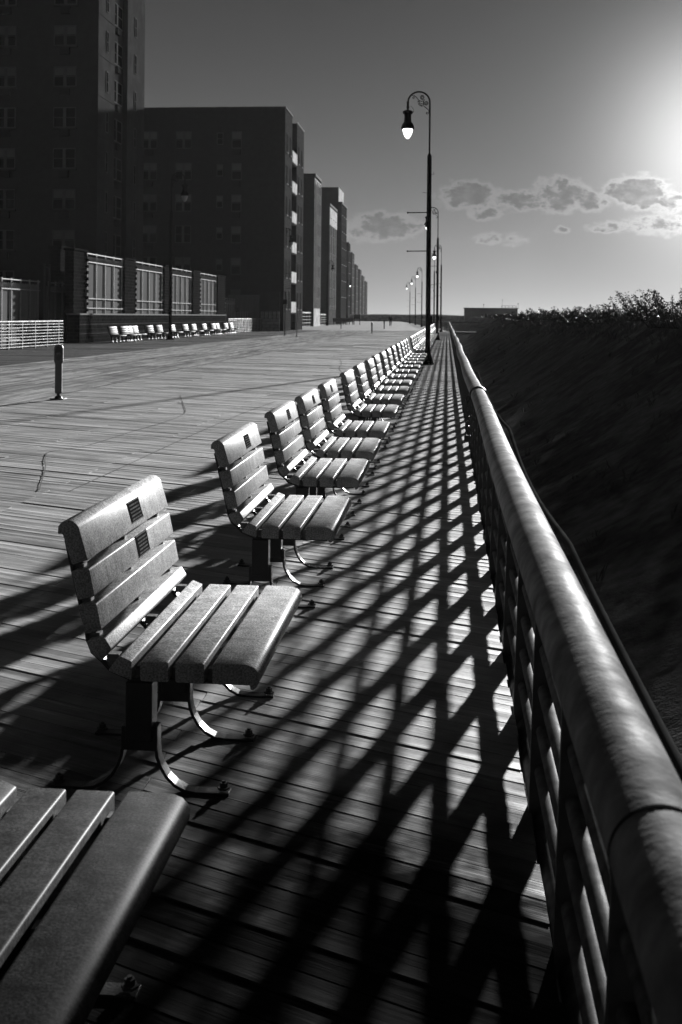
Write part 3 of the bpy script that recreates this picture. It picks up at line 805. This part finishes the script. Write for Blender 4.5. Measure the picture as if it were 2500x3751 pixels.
# thin posts by the brick building
def thin_post(u, v, h, label, m='galv'):
    p = G(u, v); e = empty('sign_post', (p.x, p.y, 0), 0, label, 'post')
    MB().tube([(0, 0, 0), (0, 0, h)], .035, 8).build('upright', M[m], e)
    MB().lathe([(.1, 0), (.1, .02), (.05, .05)], 10).build('foot', M['galv'], e)
    return e
e = thin_post(1044, 1230, 3.2, 'thin dark post with a small box near the top, in front of the brick building', 'lamp')
MB().box(-.14, .14, -.1, .1, 2.3, 2.65).build('box', M['lamp'], e, bevel=.01)
thin_post(1088, 1232, 2.05, 'thin pale post catching the sun, right of the brick building corner', 'whitemetal')
# board sign further along
yy = 190.0; x0, x1 = AY(1297, 1187, yy).x, AY(1320, 1187, yy).x
e = empty('notice_board', ((x0+x1)/2, yy, 0), 0, 'dark notice board on two legs before the farthest towers', 'sign')
MB().box((x0-x1)/2, (x1-x0)/2, -.04, .04, 1.0, 1.75).build('board', M['sign'], e)
for s in (-1, 1): MB().box(s*(x1-x0)*.45-.05, s*(x1-x0)*.45+.05, -.06, -.041, 0, 1.7).build('leg', M['lamp'], e)

# ------------------------------------------------------------------ buildings
def win_mesh(name, w, h, m, axis):  # axis 'y' faces -Y (towards the camera), 'x' faces +X (the sea)
    if axis == 'y': return MB().box(-w/2, w/2, -.03, .05, 0, h).mesh(name, m)
    return MB().box(-.05, .03, -w/2, w/2, 0, h).mesh(name, m)
WC = {}
def window(parent, loc, w, h, axis, double=False, ac=False, sill=False, blind=.0, det=True):
    key = (round(w, 2), round(h, 2), axis, double)
    if key not in WC:
        fr = MB(); t = .07
        def bx(a0, a1, z0, z1, d):
            if axis == 'y': fr.box(a0, a1, -d, .02, z0, z1)
            else: fr.box(-.02, d, a0, a1, z0, z1)
        bx(-w/2, w/2, 0, t, .05); bx(-w/2, w/2, h-t, h, .05)
        for a in (-w/2, w/2-t): bx(a, a+t, t, h-t, .05)
        if double: bx(-.12, .12, t, h-t, .06)
        bx(-w/2+t, w/2-t, h*.5-.025, h*.5+.025, .042)
        pn_ = MB()
        if axis == 'y': pn_.box(-w/2+.03, w/2-.03, .022, .03, .03, h-.03)
        else: pn_.box(-.03, -.022, -w/2+.03, w/2-.03, .03, h-.03)
        # glass stands proud of the wall face so that the wall needs no cut
        for i, q in enumerate(pn_.v):
            pn_.v[i] = (q[0], q[1]-.045, q[2]) if axis == 'y' else (q[0]+.045, q[1], q[2])
        bl = MB()
        if axis == 'y': bl.box(-w/2+.04, w/2-.04, -.032, -.025, h*.55, h-.08)
        else: bl.box(.025, .032, -w/2+.04, w/2-.04, h*.55, h-.08)
        WC[key] = (fr.mesh('window', M['winframe']), pn_.mesh('pane', M['glass']), bl.mesh('blind', M['blind']))
    f, g_, b_ = WC[key]
    o = obj('window', f, parent, loc)
    if det:
        obj('pane', g_, o)
        if random.random() < blind: obj('blind', b_, o)
    if ac:
        k2 = ('ac', axis)
        if k2 not in WC: WC[k2] = (MB().box(-.35, .35, -.22, 0, -.62, -.14) if axis == 'y' else MB().box(0, .22, -.35, .35, -.62, -.14)).mesh('air_conditioner', M['ac'])
        obj('air_conditioner', WC[k2], o)
    if sill:
        k2 = ('sill', axis, round(w, 2))
        if k2 not in WC: WC[k2] = (MB().box(-w/2-.08, w/2+.08, -.12, 0, -.12, -.002) if axis == 'y' else MB().box(0, .12, -w/2-.08, w/2+.08, -.12, -.002)).mesh('sill', M['trim'] if axis == 'x' else M['farwall'])
        so_ = obj('sill', WC[k2], o)
    return o

# building A: tall tower at the left edge
XA, YA = AY(355, 800, 79).x, 79.0
YA2 = AX(525, 800, XA).y
A = empty('apartment_tower', (XA, YA, 0), 0, 'tall dark apartment tower filling the upper left corner', 'building')
HA = 40.0
r0, r1 = AX(417, 600, XA).y-YA, AX(464, 600, XA).y-YA
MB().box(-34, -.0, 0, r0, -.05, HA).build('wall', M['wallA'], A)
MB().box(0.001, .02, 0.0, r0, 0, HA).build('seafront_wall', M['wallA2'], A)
MB().box(-34, -.35, r0, r1, -.05, HA).build('wall', M['wallA'], A)
MB().box(-34, 0, r1, YA2-YA, -.05, HA).build('wall', M['wallA'], A)
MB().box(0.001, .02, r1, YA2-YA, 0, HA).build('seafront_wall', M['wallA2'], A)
SP = 154*79/4200.0
zb0 = HC + (1148-682-76)*79/4200.0       # sill height of one row, others follow at the storey pitch
rows = [zb0 + SP*k for k in range(-3, 6)]
for z in rows:
    if z < 1: continue
    for uc, ww, dd in ((236, 1.65, True), (20, 1.45, True), (-190, 1.65, True)):
        xx = AY(uc, 700, 79).x - XA
        window(A, (xx, 0, z), ww, 1.45, 'y', dd, True, True, .5)
    zz = z - .05
    window(A, (.02, AX(389, 600, XA).y-YA, zz), .55, 1.55, 'x')
    window(A, (.02, AX(492, 600, XA).y-YA, zz), .6, 1.55, 'x')
    wd = window(A, (-.35, (r0+r1)/2, zz-.1), (r1-r0)*.851, 1.7, 'x', True, True)
    wd.data.materials[0] = M['midface']
    MB().box(.02, .045, 0, r0, z+2.3, z+2.34).build('joint', M['wallA'], A)

# building B: seven storey brick block
YB = 107.0; XB = AY(1041, 800, YB).x; HB = 21.0
B = empty('apartment_block', (XB, YB, 0), 0, 'dark seven storey brick block with white balconies on its sea side', 'building')
def yb_(u): return AX(u, 800, XB).y-YB
s1, s2, s3 = yb_(1067), yb_(1085), yb_(1110)
MB().box(-45, 0, 0, s1, -.05, HB).build('wall', M['wallB'], B)
MB().box(0.001, .05, 0.0, s1, 0, HB-.1).build('brick_front', M['brick_front'], B)
MB().box(-45, -1.6, s1, s2, -.05, HB-.6).build('wall', M['wallB'], B)
MB().box(-45, 0, s2, s3, -.05, HB).build('wall', M['wallB'], B)
MB().box(0.001, .05, s2, s3, 0, HB-.1).build('brick_front', M['brick_front'], B)
MB().box(-45.02, .1, -.04, s1+.04, HB, HB+.15).build('parapet', M['wallB'], B)
MB().box(.101, .13, -.04, s1+.04, HB, HB+.15).build('coping', M['trim'], B)
MB().box(.06, .1, s2, s3, HB, HB+.15).build('coping', M['trim'], B)
SB = 117*107/4200.0
zt = HC + (1152-(590*.797))*107/4200.0 - 1.65
for k in range(7):
    z = zt - SB*k
    if z < .8: continue
    for uc, ww, hh, dd, ac in ((548, 1.5, 1.65, True, True), (673, 1.55, 1.65, True, False), (806, .62, 1.15, False, False), (867, .95, 1.6, False, True), (440, 1.5, 1.65, True, True)):
        if k >= 6 and uc > 800: continue
        xx = AY(uc, 700, 107).x - XB
        window(B, (xx, 0, z+(.35 if hh < 1.3 else 0)), ww, hh, 'y', dd, ac, False, .75)
    for uc in (1048, 1060, 1091, 1102):
        window(B, (.05, AX(uc, 800, XB).y-YB, z-.2), .62, 1.75, 'x', False, False, True)
    bz = z-.55
    window(B, (-1.6, (s1+s2)/2, bz+.2), (s2-s1)*.7, 2.0, 'x', True)
    bl = MB().box(.02, .10, s1+.08, s2-.05, bz, bz+1.05); bl = bl.build('balcony', M['paleface'], B)
    MB().box(-1.6, .018, s1+.05, s2-.03, bz-.12, bz-.003).build('slab', M['midface'], bl)
    MB().box(0.0, .13, s1+.05, s2-.03, bz+1.053, bz+1.1).build('handrail', M['trim'], bl)
# ground floor panels
MB().box(AY(842, 700, 107).x-XB, AY(955, 700, 107).x-XB, -.06, 0, .0, 3.4).build('canopy_wall', M['panel'], B)
MB().box(AY(955, 700, 107).x-XB+.02, -.3, -.12, 0, .0, 3.7).build('garage_door', M['farwall'], B)

# further blocks: (u corner, u right end, v top, Y, name, label, front material, rows, window columns)
def tower(u0, u1, vt, Y, label, seam, wm='wallB', depth=26, cols=3, strips=True, pent=None, base=0, wins=True):
    X = AY(u0, 1000, Y).x; top = HC + (1154-vt)*Y/4200.0; Y2 = AX(u1, 1000, X).y
    e = empty('apartment_block', (X, Y, 0), 0, label, 'building', 'apartment blocks receding along the boardwalk')
    L = Y2-Y
    MB().box(-depth, 0, 0, L, -.05, top).build('wall', M[wm], e)
    MB().box(.001, .06, 0, L, .0, top-.25).build('seafront_wall', M[seam], e)
    MB().box(-depth-.1, .16, -.1, L+.1, top, top+.35).build('roof', M[wm], e)
    MB().box(.161, .19, -.1, L+.1, top, top+.35).build('coping', M['trim'], e)
    if wins:
        st = 2.95; nrow = int((top-1.5)/st)
        for r in range(nrow):
            z = top-1.95-st*r
            if z < .6: break
            for c in range(cols):
                yy = L*(c+.5)/cols
                window(e, (.06, yy, z), L/cols*(.26 if seam == 'paleface' else .45), 1.5, 'x', False, False, True, det=False)
            if Y < 260:
                for xx in (-3, -7.5): window(e, (xx, 0, z), 1.3, 1.4, 'y', False, False, False, det=False)
    return e, X, L, top
e, X, L, top = tower(1150, 1173, 640, 156.6, 'block with a bright pale seafront of upright window strips', 'paleface', cols=4)
for i in range(5):
    yy = L*(i+.5)/5; MB().box(.061, .16, yy-L*.03, yy+L*.03, 2.5, top-1).build('pilaster', M['trim'], e)
e, X, L, top = tower(1205, 1231, 748, 190, 'narrower tower with ribbed mid grey seafront below a pale top band', 'midface', cols=3, depth=9)
MB().box(.061, .14, 0, L, top-3.2, top-.26).build('top_band', M['paleface'], e)
for i in range(4):
    yy = L*(i+.5)/4; MB().box(.061, .16, yy-L*.03, yy+L*.03, 2.5, top-3.25).build('pilaster', M['trim'], e)
e, X, L, top = tower(1249, 1268, 742, 205, 'brown tower with a bright penthouse storey on its roof', 'farwall', cols=3, depth=34)
MB().box(-30, -.6, .3, L-.3, top+.351, top+3.0).build('penthouse', M['wallB'], e)
MB().box(-.6, -.5, .3, L-.3, top+.351, top+3.0).build('penthouse_front', M['paleface'], e)
for a in ((1276, 1283, 888, 303, 'dark slab block just right of the brown tower', 'farwall'), (1290, 1298, 924, 379, 'far block with a thin pale edge, next beyond the dark slab', 'midface'),
          (1305, 1312, 968, 440, 'far block of middle height, third beyond the brown tower', 'midface'), (1319, 1325, 985, 520, 'far block, fourth beyond the brown tower', 'midface'),
          (1330, 1336, 1008, 610, 'second farthest block, hazy and small', 'midface'), (1341, 1347, 1028, 760, 'farthest and haziest block, rightmost of the row', 'farwall')):
    tower(a[0], a[1], a[2], a[3], a[4], a[5], cols=2, depth=20)

# pavilion on the right behind the dune
Yp = 250.0
x0, x1 = AY(1703, 1150, Yp).x, AY(1897, 1150, Yp).x
pv = empty('beach_pavilion', ((x0+x1)/2, Yp, -1.6), 0, 'flat roofed pavilion beyond the bend with a railed roof deck', 'building'); hw = (x1-x0)/2
zt_ = HC + (1160-1129)*Yp/4200.0 + 1.6
MB().box(-hw, hw, 0, 9, 0, zt_).build('wall', M['shed'], pv)
MB().box(-hw-.15, hw+.15, -.15, 9.1, zt_, zt_+.14).build('roof', M['shed'], pv)
window(pv, (hw-.9, 0, zt_-1.5), .9, .9, 'y')
a0, a1 = AY(1838, 1100, Yp).x-(x0+x1)/2, AY(1892, 1100, Yp).x-(x0+x1)/2
mb = MB()
for z in (.30, .62): mb.box(a0, a1, 0, .06, zt_+z, zt_+z+.05)
for i in range(5): xx = a0+(a1-a0)*i/4; mb.box(xx-.03, xx+.03, .061, .12, zt_+.14, zt_+.68)
mb.build('roof_railing', M['lamp'], pv)
for u, h in ((1773, .75), (1841, 1.9), (1903, 1.0)):
    xx = AY(u, 1100, Yp).x-(x0+x1)/2
    xx = min(xx, hw+.1)
    m2 = MB().tube([(xx, .3, zt_+.1), (xx, .3, zt_+.1+h)], .025, 6)
    m2.lathe([(.02, -.14), (.10, -.08), (.12, 0), (.10, .08), (.02, .12)], 8, (xx, .3, zt_+.1+h)) if h < 1.5 else m2.box(xx-.02, xx+.18, .29, .31, zt_+h-.1, zt_+h)
    m2.build('mast', M['lamp'], pv)

# railings beyond the bend
def rail_line(pts, label, zt=.94, n=5, grp='railings beyond the bend', solid=False, m='bollard'):
    e = empty('curved_railing', (pts[0][0], pts[0][1], 0), 0, label, 'railing', grp)
    o = pts[0]
    L = [(x-o[0], y-o[1]) for x, y in pts]
    MB().tube([(x, y, zt) for x, y in L], .05, 8).build('handrail', M['galv'], e, smooth=50)
    for i in range(n):
        z = .1+(zt-.2)*i/(n-1)
        MB().tube([(x+.05, y, z) for x, y in L], .02, 6).build('rail', M[m], e)
    for i in range(len(L)-1):
        a, b = Vector(L[i]), Vector(L[i+1]); d = (b-a).length; q = max(1, int(d/2.4))
        for j in range(q):
            p = a.lerp(b, j/q); MB().box(p.x-.03, p.x+.03, p.y-.03, p.y+.03, -.3, zt).build('post', M['post'], e)
rail_line([(x, y) for x, y in edge[0:6]], 'railing that bends left with the distant deck edge, below the far lamp posts')
rail_line([(.5, 115.0), (4, 115.4), (9, 116.5)], 'short railing running right from the bend towards the dune')
e = MB().box(.27, 9, 115.3, 117, -.25, -.01).build('path', M['farwood']); tag(e, kind='structure')

# ------------------------------------------------------------------ the walker
def skin_mesh(name, pts, edges, m, sub=1):
    me = bpy.data.meshes.new(name); me.from_pydata([p[:3] for p in pts], edges, []); me.materials.append(m)
    o = bpy.data.objects.new(name, me); col.objects.link(o)
    o.modifiers.new('skin', 'SKIN')
    for i, p in enumerate(pts): me.skin_vertices[0].data[i].radius = (p[3], p[4] if len(p) > 4 else p[3])
    me.skin_vertices[0].data[0].use_root = True
    s = o.modifiers.new('sub', 'SUBSURF'); s.levels = s.render_levels = sub
    return o
p = G(1431, 1196)
per = empty('person', (p.x, p.y, 0), 0, 'person in dark clothes walking away down the middle of the boardwalk', 'person')
B_ = [(0,0,.93,.15,.12), (0,0,1.10,.14,.11), (0,0,1.32,.17,.12), (0,0,1.46,.09,.08), (0,.01,1.54,.06,.06), (0,.02,1.62,.085,.10), (0,.02,1.72,.07,.08),
      (-.09,0,.90,.09,.09), (-.10,.16,.50,.06,.06), (-.10,.12,.09,.04,.04), (-.10,.24,.04,.04,.03),
      (.09,0,.90,.09,.09), (.10,-.05,.50,.06,.06), (.10,-.30,.14,.04,.04), (.10,-.22,.04,.04,.03),
      (-.19,0,1.40,.06,.06), (-.25,-.08,1.13,.045,.045), (-.22,.08,.92,.035,.035), (-.21,.13,.85,.03,.03),
      (.19,0,1.40,.06,.06), (.25,.03,1.13,.045,.045), (.22,-.02,.92,.035,.035), (.21,-.03,.84,.03,.03)]
E_ = [(0,1),(1,2),(2,3),(3,4),(4,5),(5,6),(0,7),(7,8),(8,9),(9,10),(0,11),(11,12),(12,13),(13,14),(2,15),(15,16),(16,17),(17,18),(2,19),(19,20),(20,21),(21,22)]
b = skin_mesh('body', B_, E_, M['skin']); b.parent = per
J = [(0,0,.86,.19,.15), (0,0,1.05,.18,.14), (0,0,1.32,.20,.145), (0,0,1.47,.11,.10), (-.19,0,1.41,.08,.08), (-.26,-.08,1.13,.065,.065), (-.22,.08,.91,.05,.05), (.19,0,1.41,.08,.08), (.26,.03,1.13,.065,.065), (.22,-.02,.91,.05,.05)]
j = skin_mesh('jacket', J, [(0,1),(1,2),(2,3),(2,4),(4,5),(5,6),(2,7),(7,8),(8,9)], M['cloth']); j.parent = per
T = [(0,0,.93,.16,.13), (-.10,0,.86,.10,.10), (-.10,.16,.50,.075,.075), (-.10,.12,.12,.06,.06), (.10,0,.86,.10,.10), (.10,-.05,.50,.075,.075), (.10,-.29,.17,.06,.06)]
tq = skin_mesh('trousers', T, [(0,1),(1,2),(2,3),(0,4),(4,5),(5,6)], M['cloth']); tq.parent = per
hq = skin_mesh('hat', [(0,.0,1.66,.09,.10), (0,.01,1.74,.08,.09)], [(0,1)], M['cloth']); hq.parent = per

# ------------------------------------------------------------------ haze
hz = MB().box(-110, 60, -6, 900, -3.0, 60).build('haze', None or M['sand']); hz.data.materials.clear()
hm = bpy.data.materials.new('haze_air'); hm.use_nodes = True
for n_ in list(hm.node_tree.nodes): hm.node_tree.nodes.remove(n_)
ou = hm.node_tree.nodes.new('ShaderNodeOutputMaterial'); pvn = hm.node_tree.nodes.new('ShaderNodeVolumePrincipled')
pvn.inputs['Color'].default_value = (.9, .9, .9, 1); pvn.inputs['Density'].default_value = .00013; pvn.inputs['Anisotropy'].default_value = .1
hm.node_tree.links.new(pvn.outputs[0], ou.inputs['Volume'])
hz.data.materials.append(hm); tag(hz, kind='stuff', label='thin pale sea haze filling the air over the boardwalk', cat='haze')

# ------------------------------------------------------------------ light
SUN = Vector((.2705, 1.0293, .195)).normalized()
el = math.asin(SUN.z); az = math.atan2(SUN.x, SUN.y)
sl = bpy.data.lights.new('sun', 'SUN'); sl.energy = 5.0; sl.angle = R(1.15); sl.color = (1, 1, 1)
so = bpy.data.objects.new('sun', sl); col.objects.link(so); so.rotation_euler = (-SUN).to_track_quat('-Z', 'Y').to_euler(); so.location = (10, 30, 20)
w = bpy.data.worlds.new('World'); scene.world = w; w.use_nodes = True
t = NT(w.node_tree); bg = t.n['Background']
sky = t.new('ShaderNodeTexSky'); sky.sky_type = 'NISHITA'; sky.sun_disc = False
sky.sun_elevation = el; sky.sun_rotation = az; sky.dust_density = 1.6; sky.air_density = 1.0; sky.ozone_density = 1.0
sp = t.new('ShaderNodeSeparateColor'); t.link(sky.outputs[0], sp.inputs[0])
lum = t.math('ADD', t.math('MULTIPLY', sp.outputs[0], .75), t.math('MULTIPLY', sp.outputs[1], .25))   # orange filter on black and white film
lum1 = t.math('MULTIPLY', lum, .06)
tc = t.new('ShaderNodeTexCoord').outputs['Generated']
sx = t.new('ShaderNodeSeparateXYZ'); t.link(tc, sx.inputs[0])
Ysafe = t.math('MAXIMUM', sx.outputs[1], .02)
P_ = t.math('DIVIDE', sx.outputs[0], Ysafe); Q_ = t.math('DIVIDE', sx.outputs[2], Ysafe)
# clouds: banks low over the sea, given by direction
def nq(u, v):
    d = ray(u, v); return d.x/d.y, d.z/d.y
cv = t.new('ShaderNodeCombineXYZ'); t.link(P_, cv.inputs[0]); t.link(t.math('MULTIPLY', Q_, 1.5), cv.inputs[1])
n1 = t.noise(cv.outputs[0], 34, 8, .62); n2 = t.noise(cv.outputs[0], 95, 5, .6)
dens = None
for (u, v, ru, rv, wgt) in ((1713, 714, 115, 50, 1), (1775, 776, 62, 30, .85), (1890, 735, 120, 36, .8), (2050, 712, 98, 58, 1), (2170, 742, 80, 36, .8), (2350, 702, 120, 58, 1), (2440, 735, 70, 45, .8),
                       (2420, 830, 150, 40, .72), (2260, 828, 80, 20, .65), (1410, 826, 140, 52, .95), (1330, 850, 90, 40, .7), (1780, 872, 60, 22, .6), (1900, 878, 52, 26, .6), (2055, 845, 30, 14, .6), (2200, 838, 60, 16, .6)):
    a, q = nq(u, v)
    dx = t.math('DIVIDE', t.math('SUBTRACT', P_, a), ru*1.03/F); dq = t.math('DIVIDE', t.math('SUBTRACT', Q_, q), rv*1.03/F)
    r2 = t.math('ADD', t.math('MULTIPLY', dx, dx), t.math('MULTIPLY', dq, dq))
    bb = t.math('MULTIPLY', t.math('SUBTRACT', 1.0, t.math('MULTIPLY', r2, .62)), wgt)
    dens = bb if dens is None else t.math('MAXIMUM', dens, bb)
dens = t.math('MAXIMUM', dens, -1.0)
d2 = t.math('ADD', dens, t.math('ADD', t.math('MULTIPLY', t.math('SUBTRACT', n1, .5), 2.0), t.math('MULTIPLY', t.math('SUBTRACT', n2, .5), 1.2)))
d2 = t.math('SUBTRACT', d2, .30)
alpha = t.ss(d2, -.24, .40); core = t.math('MULTIPLY', t.ss(d2, .12, .5), t.lin(n2, .3, .6, .65, 1.0))
front = t.math('GREATER_THAN', sx.outputs[1], .05)
alpha = t.math('MULTIPLY', alpha, front)
# glow of the air round the sun
sv = t.new('ShaderNodeVectorMath'); sv.operation = 'DOT_PRODUCT'; t.link(tc, sv.inputs[0]); sv.inputs[1].default_value = tuple(ray(2740, 540).normalized())
dt = t.math('MAXIMUM', sv.outputs['Value'], 0.0)
SK = dict(k=1.0, g=1.0)
glow = t.math('ADD', t.math('MULTIPLY', t.math('POWER', dt, 300.0), 7.5), t.math('MULTIPLY', t.math('POWER', dt, 80.0), .9))
qe = t.math('MAXIMUM', sx.outputs[2], 0.0)
grad = t.math('ADD', t.math('ADD', t.math('MULTIPLY', t.math('EXPONENT', t.math('MULTIPLY', qe, -6.0)), 1.8), t.math('MULTIPLY', t.math('EXPONENT', t.math('MULTIPLY', qe, -40.0)), 1.6)), .07)
skyv = t.math('ADD', t.math('MULTIPLY', t.math('POWER', lum1, .3), grad), glow)
mod = t.lin(core, 0, 1, 1.5, .66)
fac = t.math('ADD', 1.0, t.math('MULTIPLY', alpha, t.math('SUBTRACT', mod, 1.0)))
skyv = t.math('MULTIPLY', skyv, fac)
t.link(t.grey(skyv), bg.inputs[0]); bg.inputs[1].default_value = .072

# ------------------------------------------------------------------ camera
cam = bpy.data.cameras.new('camera'); co = bpy.data.objects.new('camera', cam); col.objects.link(co)
cam.sensor_fit = 'VERTICAL'; cam.sensor_height = 36.0; cam.lens = F/H_*36.0
cam.shift_y = -SH/H_
cam.clip_start = .05; cam.clip_end = 9000
fwd = Vector((-math.sin(TH), math.cos(TH), 0)); right = Vector((math.cos(TH), math.sin(TH), 0)); up = Vector((0, 0, 1))
# small clockwise lean of the picture
c_, s_ = math.cos(RO), math.sin(RO)
r_ = right*c_ + up*s_; u_ = up*c_ - right*s_
co.matrix_world = Matrix(((r_.x, u_.x, -fwd.x, 0), (r_.y, u_.y, -fwd.y, 0), (r_.z, u_.z, -fwd.z, HC), (0, 0, 0, 1)))
cam.dof.use_dof = True; cam.dof.focus_distance = 5.5; cam.dof.aperture_fstop = 9.0
scene.camera = co
scene.view_settings.view_transform = 'Standard'; scene.view_settings.look = 'None'
scene.view_settings.gamma = 1.0; scene.view_settings.exposure = 0.9
scene.cycles.use_denoising = True
scene.cycles.max_bounces = 6; scene.cycles.diffuse_bounces = 3; scene.cycles.glossy_bounces = 3; scene.cycles.volume_bounces = 0
scene.cycles.sample_clamp_indirect = 3.0
